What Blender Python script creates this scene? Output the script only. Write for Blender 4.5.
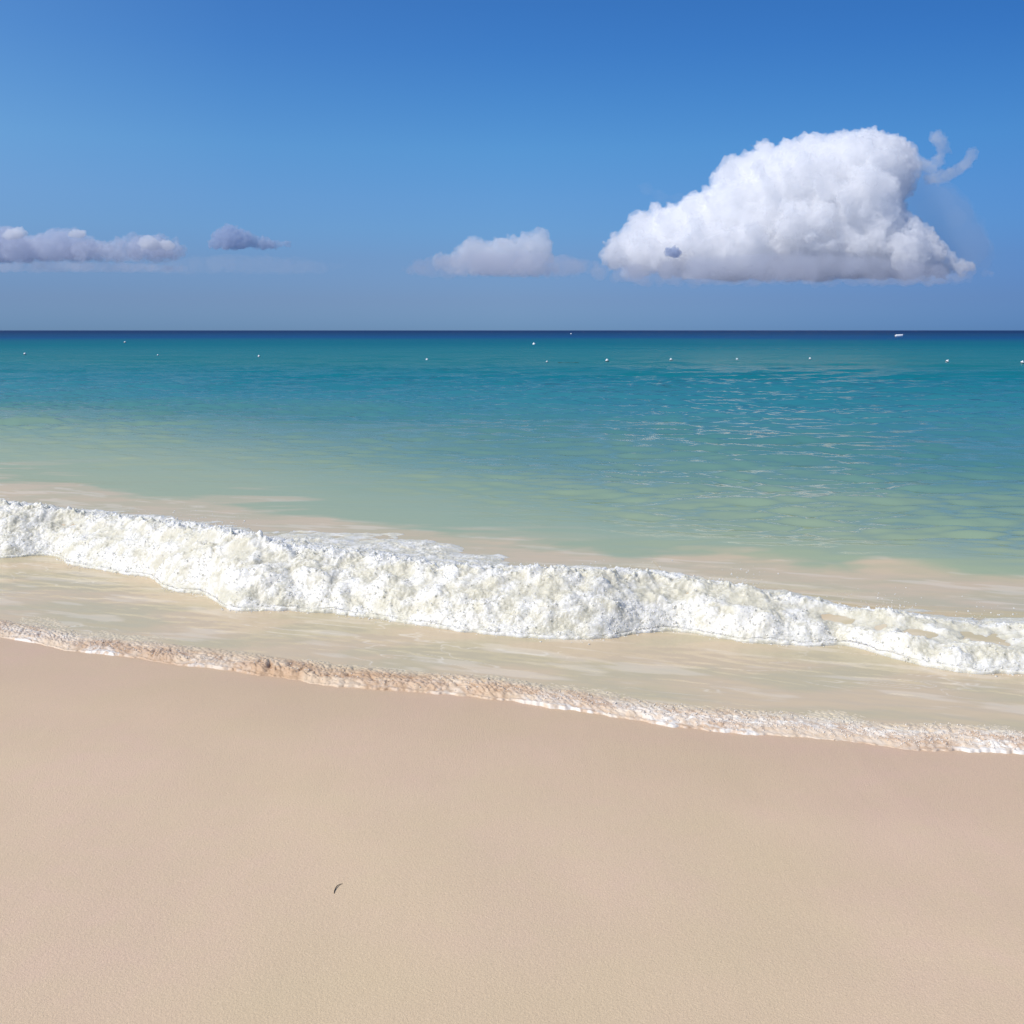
import bpy, bmesh, math, random
import numpy as np

for o in list(bpy.data.objects):
    bpy.data.objects.remove(o)
S = bpy.context.scene
COL = S.collection
R = math.radians

# ------------------------------------------------------------------ camera, sky, sun, exposure
CAM_H = 1.6
F_PX = 1005.0
PITCH = math.atan((512 - 330.4) / F_PX)
cam_d = bpy.data.cameras.new('camera')
cam_d.sensor_width = 36.0
cam_d.lens = 36.0 * F_PX / 1024.0
cam_d.clip_start = 0.05
cam_d.clip_end = 200000.0
cam = bpy.data.objects.new('camera', cam_d)
COL.objects.link(cam)
cam.location = (0, 0, CAM_H)
cam.rotation_euler = (math.pi / 2 - PITCH, 0, 0)
S.camera = cam

SUN_EL = R(48)
SUN_AZ = R(-118)           # bearing from +Y (the view), clockwise positive: over the left shoulder
world = bpy.data.worlds.new('World')
S.world = world
world.use_nodes = True
wn, wl = world.node_tree.nodes, world.node_tree.links
wn.clear()
w_out = wn.new('ShaderNodeOutputWorld')
w_bg = wn.new('ShaderNodeBackground')
w_sky = wn.new('ShaderNodeTexSky')
w_sky.sky_type = 'NISHITA'
w_sky.sun_disc = False
w_sky.sun_elevation = SUN_EL
w_sky.sun_rotation = SUN_AZ
w_sky.altitude = 0
w_sky.air_density = 1.0
w_sky.dust_density = 0.3
w_sky.ozone_density = 2.0
w_bg.inputs['Strength'].default_value = 0.13
# the low sea haze band of the tropical sky: tints the sky by elevation angle
w_tc = wn.new('ShaderNodeTexCoord')
w_sep = wn.new('ShaderNodeSeparateXYZ')
w_ramp = wn.new('ShaderNodeValToRGB')
w_mul = wn.new('ShaderNodeMix')
w_mul.data_type = 'RGBA'
w_mul.blend_type = 'MULTIPLY'
w_mul.inputs['Factor'].default_value = 1.0
wl.new(w_tc.outputs['Generated'], w_sep.inputs[0])
wl.new(w_sep.outputs['Z'], w_ramp.inputs['Fac'])
wl.new(w_sky.outputs['Color'], w_mul.inputs['A'])
wl.new(w_ramp.outputs['Color'], w_mul.inputs['B'])
# the sky pales towards the sun's side
w_rx = wn.new('ShaderNodeValToRGB')
w_mx = wn.new('ShaderNodeMapRange')
w_mx.inputs['From Min'].default_value = -0.5
w_mx.inputs['From Max'].default_value = 0.5
w_el = wn.new('ShaderNodeMapRange')
w_el.inputs['From Min'].default_value = 0.04
w_el.inputs['From Max'].default_value = 0.28
w_m2 = wn.new('ShaderNodeMix')
w_m2.data_type = 'RGBA'
w_m2.blend_type = 'MULTIPLY'
wl.new(w_sep.outputs['X'], w_mx.inputs['Value'])
wl.new(w_mx.outputs[0], w_rx.inputs['Fac'])
wl.new(w_sep.outputs['Z'], w_el.inputs['Value'])
wl.new(w_el.outputs[0], w_m2.inputs['Factor'])
wl.new(w_mul.outputs['Result'], w_m2.inputs['A'])
wl.new(w_rx.outputs['Color'], w_m2.inputs['B'])
w_rl = wn.new('ShaderNodeValToRGB')
w_inv = wn.new('ShaderNodeMath')
w_inv.operation = 'SUBTRACT'
w_inv.inputs[0].default_value = 1.0
w_m3 = wn.new('ShaderNodeMix')
w_m3.data_type = 'RGBA'
w_m3.blend_type = 'MULTIPLY'
wl.new(w_el.outputs[0], w_inv.inputs[1])
wl.new(w_inv.outputs[0], w_m3.inputs['Factor'])
wl.new(w_mx.outputs[0], w_rl.inputs['Fac'])
wl.new(w_m2.outputs['Result'], w_m3.inputs['A'])
wl.new(w_rl.outputs['Color'], w_m3.inputs['B'])
wl.new(w_m3.outputs['Result'], w_bg.inputs['Color'])
wl.new(w_bg.outputs[0], w_out.inputs['Surface'])


def set_ramp(ramp, stops, interp='LINEAR'):
    cr = ramp.color_ramp
    cr.interpolation = interp
    while len(cr.elements) > 1:
        cr.elements.remove(cr.elements[-1])
    for i, (p, c) in enumerate(stops):
        e = cr.elements[0] if i == 0 else cr.elements.new(p)
        e.position = p
        e.color = (c[0], c[1], c[2], 1)


set_ramp(w_ramp, [(0.0, (0.213, 0.41, 0.932)), (0.0052, (0.213, 0.41, 0.932)), (0.0291, (0.245, 0.385, 0.801)), (0.0669, (0.278, 0.429, 0.77)),
                  (0.0947, (0.291, 0.495, 0.815)), (0.1219, (0.298, 0.529, 0.841)), (0.1662, (0.28, 0.574, 0.874)), (0.2087, (0.237, 0.539, 0.871)),
                  (0.2495, (0.201, 0.495, 0.858)), (0.2852, (0.187, 0.471, 0.836)), (0.40, (0.36, 0.58, 0.86)), (1.0, (0.62, 0.76, 0.90))])

set_ramp(w_rl, [(0.0, (0.98, 0.95, 0.95)), (0.5, (0.96, 0.945, 0.945)), (0.69, (0.80, 0.83, 0.89)), (0.95, (0.54, 0.64, 0.78)), (1.0, (0.52, 0.62, 0.77))])
set_ramp(w_rx, [(0.0, (2.05, 1.46, 1.2)), (0.06, (1.95, 1.40, 1.18)), (0.265, (1.33, 1.17, 1.12)), (0.5, (1.07, 1.08, 1.08)), (0.75, (0.90, 0.97, 1.0)), (0.94, (0.74, 0.85, 0.91)), (1.0, (0.72, 0.84, 0.9))])

sun_d = bpy.data.lights.new('sun', 'SUN')
sun_d.energy = 4.0
sun_d.angle = R(0.5)
sun_d.color = (1.0, 0.95, 0.88)
sun = bpy.data.objects.new('sun', sun_d)
COL.objects.link(sun)
sv = (math.sin(SUN_AZ) * math.cos(SUN_EL), math.cos(SUN_AZ) * math.cos(SUN_EL), math.sin(SUN_EL))
from mathutils import Vector
sun.rotation_euler = Vector(sv).to_track_quat('Z', 'Y').to_euler()
sun.location = (-20, -15, 30)

S.render.engine = 'CYCLES'
S.view_settings.view_transform = 'Standard'
S.view_settings.look = 'None'
S.view_settings.exposure = 0.0
S.view_settings.gamma = 1.0
S.cycles.use_denoising = True
S.cycles.max_bounces = 28
S.cycles.diffuse_bounces = 4
S.cycles.volume_bounces = 24
S.cycles.transparent_max_bounces = 24
S.cycles.sample_clamp_indirect = 8

rng = np.random.default_rng(7)
random.seed(7)

# ------------------------------------------------------------------ helpers
CP, SP = math.cos(PITCH), math.sin(PITCH)


def ray(px, py):
    px = np.asarray(px, float)
    py = np.asarray(py, float)
    u = (px - 512) / F_PX
    v = -(py - 512) / F_PX
    return u, CP + v * SP, -SP + v * CP


def ground(px, py, z=0.0):
    dx, dy, dz = ray(px, py)
    t = (z - CAM_H) / dz
    return dx * t, dy * t


def at_depth(px, py, depth):
    dx, dy, dz = ray(px, py)
    t = depth / dy
    return dx * t, dy * t, CAM_H + dz * t


_perm = np.random.default_rng(3).permutation(4096).astype(np.int32)
_g3 = np.random.default_rng(4).normal(size=(4096, 3))
_g3 = (_g3 / np.linalg.norm(_g3, axis=1, keepdims=True)).astype(np.float32)
_gx, _gy, _gz = (np.ascontiguousarray(_g3[:, i]) for i in range(3))


def _split(*c):
    c = np.broadcast_arrays(*[np.asarray(q, np.float64) for q in c])
    fl = [np.floor(q) for q in c]
    return [q.astype(np.int32) for q in fl], [(q - f).astype(np.float32) for q, f in zip(c, fl)]


def perlin(x, y, z):
    (ix, iy, iz), (fx, fy, fz) = _split(x, y, z)
    u = fx * fx * fx * (fx * (fx * 6 - 15) + 10)
    v = fy * fy * fy * (fy * (fy * 6 - 15) + 10)
    w = fz * fz * fz * (fz * (fz * 6 - 15) + 10)
    out = 0
    for a in (0, 1):
        wa = u if a else 1 - u
        pa = _perm[(ix + a) & 4095] + iy
        for b in (0, 1):
            wb = wa * (v if b else 1 - v)
            pb = _perm[(pa + b) & 4095] + iz
            for c in (0, 1):
                h = _perm[(pb + c) & 4095]
                out = out + wb * (w if c else 1 - w) * (_gx[h] * (fx - a) + _gy[h] * (fy - b) + _gz[h] * (fz - c))
    return out * np.float32(1.6)


def fbm(x, y, z, octaves=4, gain=0.5):
    out, a, f = 0, 1.0, 1.0
    for k in range(octaves):
        out = out + a * perlin(x * f + 13.7 * k, y * f - 7.1 * k, z * f + 3.3 * k)
        a *= gain
        f *= 2.03
    return out


def billow(x, y, z, octaves=3, gain=0.5):
    """puffy noise: rounded lumps with sharp creases, 0 in the creases"""
    out, a, f = 0, 1.0, 1.0
    for k in range(octaves):
        out = out + a * np.abs(perlin(x * f + 5.2 * k, y * f + 9.1 * k, z * f - 4.7 * k))
        a *= gain
        f *= 2.07
    return out


def worley(x, y, z):
    """distance to the nearest and the second nearest random point"""
    (ix, iy, iz), (fx, fy, fz) = _split(x, y, z)
    f1 = np.full(fx.shape, 9.0, np.float32)
    f2 = np.full(fx.shape, 9.0, np.float32)
    for a in (-1, 0, 1):
        pa = _perm[(ix + a) & 4095] + iy
        for b in (-1, 0, 1):
            pb = _perm[(pa + b) & 4095] + iz
            for c in (-1, 0, 1):
                h = _perm[(pb + c) & 4095]
                h2 = _perm[(h + 77) & 4095]
                d = (a + (h & 63) / np.float32(63) - fx) ** 2 + (b + (h >> 6) / np.float32(63) - fy) ** 2 + (c + (h2 & 63) / np.float32(63) - fz) ** 2
                f2 = np.minimum(f2, np.maximum(f1, d))
                f1 = np.minimum(f1, d)
    return np.sqrt(f1), np.sqrt(f2)


def sstep(a, b, x):
    t = np.clip((x - a) / (b - a), 0, 1)
    return t * t * (3 - 2 * t)


def smooth1d(a, n):
    k = np.hanning(n + 2)[1:-1]
    k /= k.sum()
    p = np.pad(a, n // 2, mode='edge')
    return np.convolve(p, k, mode='valid')[:len(a)]


def link(name, me, mat=None, parent=None, smooth=True):
    o = bpy.data.objects.new(name, me)
    COL.objects.link(o)
    if mat is not None:
        me.materials.append(mat)
    if parent is not None:
        o.parent = parent
    if smooth:
        me.polygons.foreach_set('use_smooth', np.ones(len(me.polygons), bool))
    return o


def raw_mesh(name, verts, faces):
    """verts (n,3), faces (m,k) arrays -> mesh"""
    me = bpy.data.meshes.new(name)
    n, (m, k) = len(verts), faces.shape
    me.vertices.add(n)
    me.vertices.foreach_set('co', np.ascontiguousarray(verts, np.float32).ravel())
    me.loops.add(m * k)
    me.loops.foreach_set('vertex_index', np.ascontiguousarray(faces, np.int32).ravel())
    me.polygons.add(m)
    me.polygons.foreach_set('loop_start', np.arange(0, m * k, k, dtype=np.int32))
    me.polygons.foreach_set('loop_total', np.full(m, k, np.int32))
    me.update(calc_edges=True)
    return me


def grid_faces(nr, nc):
    i = np.arange(nr - 1)[:, None] * nc + np.arange(nc - 1)[None, :]
    return np.stack([i, i + 1, i + nc + 1, i + nc], -1).reshape(-1, 4)


def attr(me, name, val):
    a = me.attributes.new(name, 'FLOAT', 'POINT')
    a.data.foreach_set('value', np.ascontiguousarray(val, np.float32).ravel())


def attr_color(me, name, rgb):
    a = me.attributes.new(name, 'FLOAT_COLOR', 'POINT')
    c = np.ones((len(me.vertices), 4), np.float32)
    c[:, :3] = rgb.reshape(-1, 3)
    a.data.foreach_set('color', c.ravel())


def tag(o, label=None, category=None, group=None, kind=None):
    if label:
        o['label'] = label
    if category:
        o['category'] = category
    if group:
        o['group'] = group
    if kind:
        o['kind'] = kind
    return o


def lin(r, g, b):
    f = lambda c: (c / 255 / 12.92) if c / 255 <= 0.04045 else ((c / 255 + 0.055) / 1.055) ** 2.4
    return np.array([f(r), f(g), f(b)])


def ico(n):
    bm = bmesh.new()
    bmesh.ops.create_icosphere(bm, subdivisions=n, radius=1.0)
    v = np.array([q.co[:] for q in bm.verts])
    f = np.array([[q.index for q in p.verts] for p in bm.faces])
    bm.free()
    return v, f


ICO_V, ICO_F = ico(1)
BALL_V, BALL_F = ico(2)


class Mat:
    def __init__(self, name):
        self.m = bpy.data.materials.new(name)
        self.m.use_nodes = True
        self.n, self.l = self.m.node_tree.nodes, self.m.node_tree.links
        self.b = self.n['Principled BSDF']
        self.out = self.n['Material Output']

    def node(self, t, **kw):
        nd = self.n.new(t)
        for k, v in kw.items():
            if k in nd.inputs.keys():
                nd.inputs[k].default_value = v
            else:
                setattr(nd, k, v)
        return nd

    def attribute(self, name):
        return self.node('ShaderNodeAttribute', attribute_name=name)

    def noise(self, scale, detail=3, rough=0.55, vec=None):
        nd = self.node('ShaderNodeTexNoise', Scale=scale, Detail=detail, Roughness=rough)
        self.l.new((vec or self.coords()), nd.inputs['Vector'])
        return nd

    def coords(self, scale=None, rot=None):
        tc = self.node('ShaderNodeTexCoord')
        if scale is None and rot is None:
            return tc.outputs['Object']
        mp = self.node('ShaderNodeMapping')
        if scale:
            mp.inputs['Scale'].default_value = scale
        if rot:
            mp.inputs['Rotation'].default_value = rot
        self.l.new(tc.outputs['Object'], mp.inputs['Vector'])
        return mp.outputs[0]

    def mix(self, fac, a, b, blend='MIX'):
        nd = self.node('ShaderNodeMix', data_type='RGBA', blend_type=blend)
        for sock, v in ((nd.inputs['Factor'], fac), (nd.inputs['A'], a), (nd.inputs['B'], b)):
            if hasattr(v, 'is_linked') or hasattr(v, 'links'):
                self.l.new(v, sock)
            elif isinstance(v, (int, float)):
                sock.default_value = v
            else:
                sock.default_value = (*v, 1)
        return nd.outputs['Result']

    def maprange(self, v, a, b, c=0.0, d=1.0):
        nd = self.node('ShaderNodeMapRange')
        self.l.new(v, nd.inputs['Value'])
        for k, x in zip(('From Min', 'From Max', 'To Min', 'To Max'), (a, b, c, d)):
            nd.inputs[k].default_value = x
        return nd.outputs[0]

    def bump(self, height, strength, dist, normal=None):
        nd = self.node('ShaderNodeBump')
        nd.inputs['Strength'].default_value = strength
        nd.inputs['Distance'].default_value = dist
        self.l.new(height, nd.inputs['Height'])
        if normal is not None:
            self.l.new(normal, nd.inputs['Normal'])
        return nd.outputs[0]


# ------------------------------------------------------------------ lines of the shore, traced then laid out in metres
def line(pts, z, slope_l, slope_r):
    p = np.array(pts, float)
    x, y = ground(p[:, 0], p[:, 1], z)
    o = np.argsort(x)
    x, y = x[o], y[o]
    xl, xr = np.array([-60, -20, -8]), np.array([8, 20, 60])
    X = np.concatenate([x[0] + xl, x, x[-1] + xr])
    Y = np.concatenate([y[0] + slope_l * xl, y, y[-1] + slope_r * xr])
    return lambda q: np.interp(q, X, Y)


swash_pts = [(0, 636), (60, 648), (150, 660), (215, 668), (270, 675), (330, 685), (400, 690), (450, 693), (520, 701), (600, 713),
             (660, 723), (720, 732), (780, 735), (840, 738), (880, 745), (930, 750), (1024, 753)]
base_pts = [(0, 556), (30, 553), (59, 552), (66, 561), (133, 573), (154, 574), (165, 588), (215, 594), (222, 610), (273, 609), (332, 611),
            (390, 619), (468, 632), (519, 636), (601, 639), (632, 632), (659, 627), (690, 630), (708, 632), (722, 637), (753, 641),
            (811, 643), (858, 640), (874, 653), (913, 662), (956, 671), (1024, 672)]
crest_pts = [(0, 499), (50, 511), (125, 514), (195, 524), (238, 530), (266, 540), (300, 546), (378, 555), (425, 564), (480, 568), (550, 568),
             (585, 566), (632, 570), (690, 576), (749, 582), (796, 598), (843, 604), (909, 612), (964, 622), (1024, 626)]
# where the trailing foam behind the crest ends
back_pts = [(0, 495), (50, 505), (125, 507), (195, 516), (250, 520), (300, 527), (430, 530), (470, 540), (520, 552), (585, 556), (632, 560),
            (690, 566), (749, 570), (796, 588), (843, 596), (909, 602), (964, 610), (1024, 612)]
# where the sandy, churned water behind the breaker gives way to green water
turbid_pts = [(0, 482), (60, 487), (140, 496), (230, 506), (330, 520), (430, 531), (490, 543), (590, 546), (615, 553), (720, 558), (780, 562),
              (850, 572), (885, 563), (940, 572), (1024, 582)]
yS0 = line(swash_pts, 0.03, -0.33, -0.30)
yB0 = line(base_pts, 0.02, -0.50, -0.30)
yT0 = line(turbid_pts, 0.0, -0.5, -0.30)
cp = np.array(crest_pts, float)
kp = np.array(back_pts, float)


def yS(x):
    return yS0(x) + 0.03 * np.abs(perlin(np.asarray(x) * 3.1, 0.3, 1.7)) + 0.006 * perlin(np.asarray(x) * 19, 0.3, 5.7)


def yB(x):
    return yB0(x) + 0.05 * perlin(np.asarray(x) * 2.7, 4.3, 1.7) + 0.02 * perlin(np.asarray(x) * 9, 0.3, 2.2)


# crest: its height above the water follows from how far behind the foot of the foam it stands
_xs = np.linspace(-14, 14, 1401)
DC = 0.42 * np.interp(_xs, [-6, -1, 0.8, 1.4, 2.2, 6], [1.25, 1.1, 0.9, 0.7, 0.85, 0.9])
_basey = smooth1d(yB0(_xs), 61)
_foot = smooth1d(yB0(_xs), 17)
_cresty = _basey + DC
# crest height: match the traced crest line for the crest's own distance
dxc, dyc, dzc = ray(cp[:, 0], cp[:, 1])
_zc = np.zeros_like(_xs)
for i, (x, y) in enumerate(zip(_xs, _cresty)):
    pxa = 512 + F_PX * x / (y * CP)          # first guess of the column
    pyc = np.interp(pxa, cp[:, 0], cp[:, 1])
    _, dy_, dz_ = ray(pxa, pyc)
    _zc[i] = CAM_H + dz_ * y / dy_
_zc = np.clip(smooth1d(_zc, 41) * 0.84 - 0.01, 0.05, 0.4)


def yC(x):
    return np.interp(x, _xs, _cresty)


def zC(x):
    return np.interp(x, _xs, _zc)


bx, by = ground(kp[:, 0], kp[:, 1], 0.04)
_o = np.argsort(bx)


def yK(x):
    return np.maximum(np.interp(x, bx[_o], by[_o]) + np.where(x < bx.min(), (bx.min() - x) * 0.5, 0) - np.where(x > bx.max(), (x - bx.max()) * .3, 0), yC(x) + 0.25)


def wave_body(x, y):
    """height of the breaking wave's water above still water"""
    b, c, z = np.interp(x, _xs, _foot), yC(x), zC(x)
    b = np.minimum(b, c - 0.12)
    q = (y - b) / (c - b)
    front = 1 - (1 - np.clip(q, 0, 1)) ** 1.7
    L = np.where(x < 1, 0.75, 0.6)
    back = np.exp(-((y - c) / L) ** 2)
    return z * np.where(q < 1, front, back) * (np.abs(x) < 14)


def sand_z(x, y):
    t = y - yS0(x)
    s = np.where(t < 0, 0.024 - 0.052 * t, 0.024 - 0.07 * t)
    return np.where(t < 0, np.minimum(s, 2.5), np.maximum(s, -7.0))


def water_z(x, y):
    t = y - yS0(x)
    film = 0.029 * (1 - sstep(0.2, 2.2, t))
    return film + wave_body(x, y)


# ------------------------------------------------------------------ beach
def shore_grid(ks, ts):
    """rows follow the shoreline at distance ts, columns fan out"""
    K, T = np.meshgrid(ks, ts)
    X = K * (np.abs(T) * 1.0 + 5.0)
    return X, T


k_dense = np.linspace(-0.75, 0.75, 300)
k_side = np.concatenate([np.linspace(0.80, 2.0, 40), np.array([2.4, 3, 4, 6, 9, 14])])
ks = np.concatenate([-k_side[::-1], k_dense, k_side])
ts = np.concatenate([-np.geomspace(300, 4.2, 40), np.linspace(-4.1, 0.3, 300), np.geomspace(0.4, 400, 40), [3000, 60000]])
X, T = shore_grid(ks, ts)
Y = yS0(np.clip(X, -60, 60)) + T
Z = sand_z(np.clip(X, -60, 60), Y)
und = (np.abs(T) < 40)
Z = Z + und * (0.010 * perlin(X * 0.9, Y * 0.9, 0.5) + 0.003 * perlin(X * 3.1, Y * 3.1, 1.5)) * sstep(0.0, -0.8, T)
sm = Mat('sand')
me = raw_mesh('beach', np.stack([X, Y, Z], -1).reshape(-1, 3), grid_faces(*X.shape))
attr(me, 'dist', T)
beach = link('beach', me, sm.m)
tag(beach, kind='structure')
big = sm.noise(1.1, 3)
med = sm.noise(9.0, 4)
grain = sm.noise(420.0, 2, 0.6)
grain2 = sm.noise(150.0, 3, 0.7)
streak = sm.noise(1.0, 3, 0.6, sm.coords((9.0, 1.6, 1.0), (0, 0, R(-38))))
c1 = sm.mix(sm.maprange(big.outputs['Fac'], 0.35, 0.65), (0.650, 0.500, 0.318), (0.684, 0.497, 0.352))
c2 = sm.mix(sm.maprange(med.outputs['Fac'], 0.3, 0.7, 0, 0.5), c1, (0.655, 0.512, 0.325))
c3 = sm.mix(sm.maprange(grain.outputs['Fac'], 0.25, 0.75), (0.80, 0.80, 0.80), (1.15, 1.15, 1.15))
c4 = sm.mix(1.0, c2, c3, 'MULTIPLY')
at_d = sm.attribute('dist')
damp_n = sm.noise(0.8, 3, 0.5, sm.coords((0.7, 2.0, 1.0), (0, 0, R(18))))
dsum = sm.node('ShaderNodeMath', operation='MULTIPLY_ADD')
sm.l.new(damp_n.outputs['Fac'], dsum.inputs[0])
dsum.inputs[1].default_value = 1.6
sm.l.new(at_d.outputs['Fac'], dsum.inputs[2])
wet = sm.maprange(dsum.outputs[0], -0.6, 0.9, 0.0, 1.0)
c5 = sm.mix(wet, c4, sm.mix(1.0, c4, (0.95, 0.905, 0.915), 'MULTIPLY'))
sm.l.new(c5, sm.b.inputs['Base Color'])
sm.l.new(sm.maprange(wet, 0, 1, 0.85, 0.5), sm.b.inputs['Roughness'])
sm.b.inputs['Specular IOR Level'].default_value = 0.25
b1 = sm.bump(streak.outputs['Fac'], 0.20, 0.006)
b2 = sm.bump(grain2.outputs['Fac'], 0.55, 0.0030, b1)
b3 = sm.bump(grain.outputs['Fac'], 0.6, 0.0012, b2)
sm.l.new(b3, sm.b.inputs['Normal'])

# ------------------------------------------------------------------ sea
py_rows = np.concatenate([np.arange(760, 420, -0.55), np.arange(420, 345, -0.30), np.arange(345, 331.2, -0.15)])
_, y_rows = ground(np.full_like(py_rows, 512), py_rows)
t_rows = y_rows - y_rows[0]
t_rows = np.concatenate([t_rows, [t_rows[-1] * 1.5, t_rows[-1] * 2.5, t_rows[-1] * 5, t_rows[-1] * 12, 120000.0]])
k_dense = np.linspace(-0.62, 0.62, 1250)
k_side = np.concatenate([np.linspace(0.63, 1.6, 90), np.array([1.8, 2.2, 3, 4, 6, 9, 14])])
ks = np.concatenate([-k_side[::-1], k_dense, k_side])
K, T = np.meshgrid(ks, t_rows)
X = K * (T + 4.6)
Xc = np.clip(X, -60, 60)
Y0 = yS(Xc) + 0.02
Y = Y0 + T
D = np.hypot(X, Y)
spacing = np.maximum(np.gradient(t_rows)[:, None] * np.ones_like(X), D * 0.001)
yBs = np.interp(Xc, _xs, smooth1d(_basey, 121))
tBs = Y - np.where(np.abs(Xc) < 14, yBs, yB0(Xc))
Z = water_z(Xc, Y)
tB = Y - yB0(Xc)
tT = Y - yT0(Xc)
# wind chop: many small trains of waves running ashore, left out where the sheet is too coarse for them
wrng = np.random.default_rng(11)
ampmod = 0.75 + 0.6 * perlin(X * 0.35, Y * 0.22, 0.3) + 0.45 * sstep(-0.15, 0.3, X / np.maximum(D, 1)) + 0.8 * sstep(10, 20, D)
calm = sstep(0.0, 4.0 - 2.6 * sstep(-0.1, 0.3, X / np.maximum(D, 1)), tT)
chop = np.zeros_like(Z)
for i in range(64):
    lam = 0.12 * (1.08 ** i)
    th = wrng.normal(-1.78, 0.36)
    kx, ky = math.cos(th) * 2 * math.pi / lam, math.sin(th) * 2 * math.pi / lam
    a = (0.0060 if lam < 0.45 else 0.0044 if lam < 1.1 else 0.0014 if lam < 3 else 0.0005) * lam
    ph = wrng.uniform(0, 6.28)
    fade = sstep(1.6, 3.4, lam / spacing)
    s_ = np.sin(kx * X + ky * Y + ph + 0.8 * perlin(X / (lam * 4) + i, Y / (lam * 4), 0.1 * i))
    chop += a * fade * (s_ + 0.12 * np.cos(2 * (kx * X + ky * Y + ph)))
sea_amp = np.clip(ampmod, 0.15, 1.9) * (0.10 + 0.9 * calm)
Z = Z + chop * sea_amp * sstep(-0.5, 0.8, tB) * (D < 400) * (1 + 0.7 * sstep(14, 28, D))
# small swells steepening behind the breaker
for off, amp, wid, seed in ((2.6, 0.05, 0.6, 1.1), (5.2, 0.04, 1.0, 2.3), (9.0, 0.035, 1.6, 4.9)):
    m = 0.35 + 0.9 * perlin(X * 0.25, seed, 0.7) + 0.25 * sstep(-1, 2, X)
    q = (tBs - off - 0.5 * perlin(X * 0.3, seed, 2.0))
    Z = Z + np.clip(m, 0, 1.2) * amp * np.where(q < 0, np.exp(-(q / (wid * 0.6)) ** 2), np.exp(-(q / wid) ** 2))
# ripples of the thin sheet in front of the breaker
front = sstep(0.0, 0.25, T) * (1 - sstep(-0.3, 0.2, tB))
Z = Z + front * (0.004 * perlin(X * 2.2 + Y * 0.8, Y * 6.5 + X * 1.8, 0.2) + 0.0025 * perlin(X * 7, Y * 17 + X * 5, 0.9))
# edge dips into the sand
Z = np.where(T < 0.04, Z - 0.03 * (1 - T / 0.04), Z)

# colour of the water body by how deep and how sandy it is
dist_eq = np.maximum(Y - (yT0(Xc) - yT0(0.0)) * np.exp(-np.maximum(tT, 0) / 30), 0.1)
n1 = fbm(X * 0.16, Y * 0.16, 0.4, 4)
n2 = fbm(X * 0.5 + Y * .15, Y * 1.3, 2.4, 4)
ld = np.log(np.maximum(dist_eq, 1.0)) + 0.10 * n1 + 0.035 * n2 * sstep(60, 15, D) + 0.25 * np.exp(-((D - 14) / 7) ** 2) * (np.clip(X / (0.35 * D), -1, 1) * 0.5)
ld = np.where(D > 60, np.log(D) + 0.20 * fbm(X / 90, Y / 130, 1.0, 4), ld)
stops_d = np.log([6.0, 7.3, 8.6, 10.5, 13.5, 17, 23, 33, 50, 90, 155, 240, 400, 850])
stops_c = np.array([[0.378, 0.4305, 0.2835], [0.36, 0.41, 0.27], [0.33, 0.4, 0.27], [0.262, 0.362, 0.252], [0.163, 0.298, 0.24], [0.082, 0.24, 0.225], [0.038, 0.215, 0.265], [0.004, 0.1753, 0.2274], [0.004, 0.1646, 0.1821], [0.004, 0.1531, 0.1935], [0.004, 0.1148, 0.184], [0.004, 0.0685, 0.1924], [0.004, 0.055, 0.15], [0.003, 0.03, 0.11]])
rgb = np.stack([np.interp(ld, stops_d, stops_c[:, j]) for j in range(3)], -1)
sandy = lin(203, 184, 155)
sandy2 = lin(192, 180, 150)
nt = fbm(X * 1.1, Y * 2.4, 7.7, 4)
turb = 1 - sstep(-0.22, 0.22, tT + 0.35 * nt * sstep(0.0, 0.3, np.abs(nt)) - 0.02)
patch = 0.75 * sstep(0.15, 0.55, fbm(X * 0.45 + Y * .12, Y * 1.5, 5.5, 4)) * (1 - sstep(0.2, 2.4, tT)) * sstep(1.5, -1.5, X)
turb = np.clip(np.maximum(turb, patch), 0, 1)[..., None]
sw = sstep(-0.5, 0.5, fbm(X * 1.5, Y * 3.5, 3.1, 4))[..., None]
pale_s = (0.38 * sstep(0.15, 0.6, fbm(X * 2.2 + Y * 0.6, Y * 8 + X * 2.5, 9.3, 4)))[..., None]
sand_mix = (sandy * sw + sandy2 * (1 - sw)) * (1 - pale_s) + lin(226, 214, 194) * pale_s
rgb = rgb * (1 - turb) + turb * sand_mix
# thin drifting foam on the sheet in front of the breaker
lines = 1 - np.abs(fbm(X * 1.9 + 0.6 * perlin(X * 3, Y * 3, 0), Y * 7 + X * 2.0, 0.8, 3))
lace = sstep(0.93, 0.99, lines) * sstep(0.05, 0.5, fbm(X * 0.9, Y * 2.2, 8.1, 3)) * (1 - sstep(-0.1, 0.1, tB)) * 0.5
lace = lace[..., None]
rgb = rgb * (1 - lace) + lace * lin(232, 224, 208)
SEA_X, SEA_Y, SEA_Z = X, Y, Z


def sea_level(x, y):
    r_ = int(np.argmin(np.abs(SEA_Y[:, SEA_Y.shape[1] // 2] - y)))
    r0, r1 = max(0, r_ - 60), r_ + 60
    d_ = (SEA_X[r0:r1] - x) ** 2 + (SEA_Y[r0:r1] - y) ** 2
    return float(SEA_Z[r0:r1].ravel()[int(np.argmin(d_))])


wm = Mat('sea_water')
me = raw_mesh('sea', np.stack([X, Y, Z], -1).reshape(-1, 3), grid_faces(*X.shape))
attr_color(me, 'body', rgb)
attr(me, 'range', np.clip(np.log10(np.maximum(D, 1)) / 3, 0, 1.2))
attr(me, 'open', sstep(0.0, 6.0 - 4.2 * sstep(-0.15, 0.3, X / np.maximum(D, 1)), tT))
sea = link('sea', me, wm.m)
tag(sea, kind='structure')
ac = wm.attribute('body')
ar = wm.attribute('range')
ao = wm.attribute('open')
wm.n.remove(wm.b)
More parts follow.
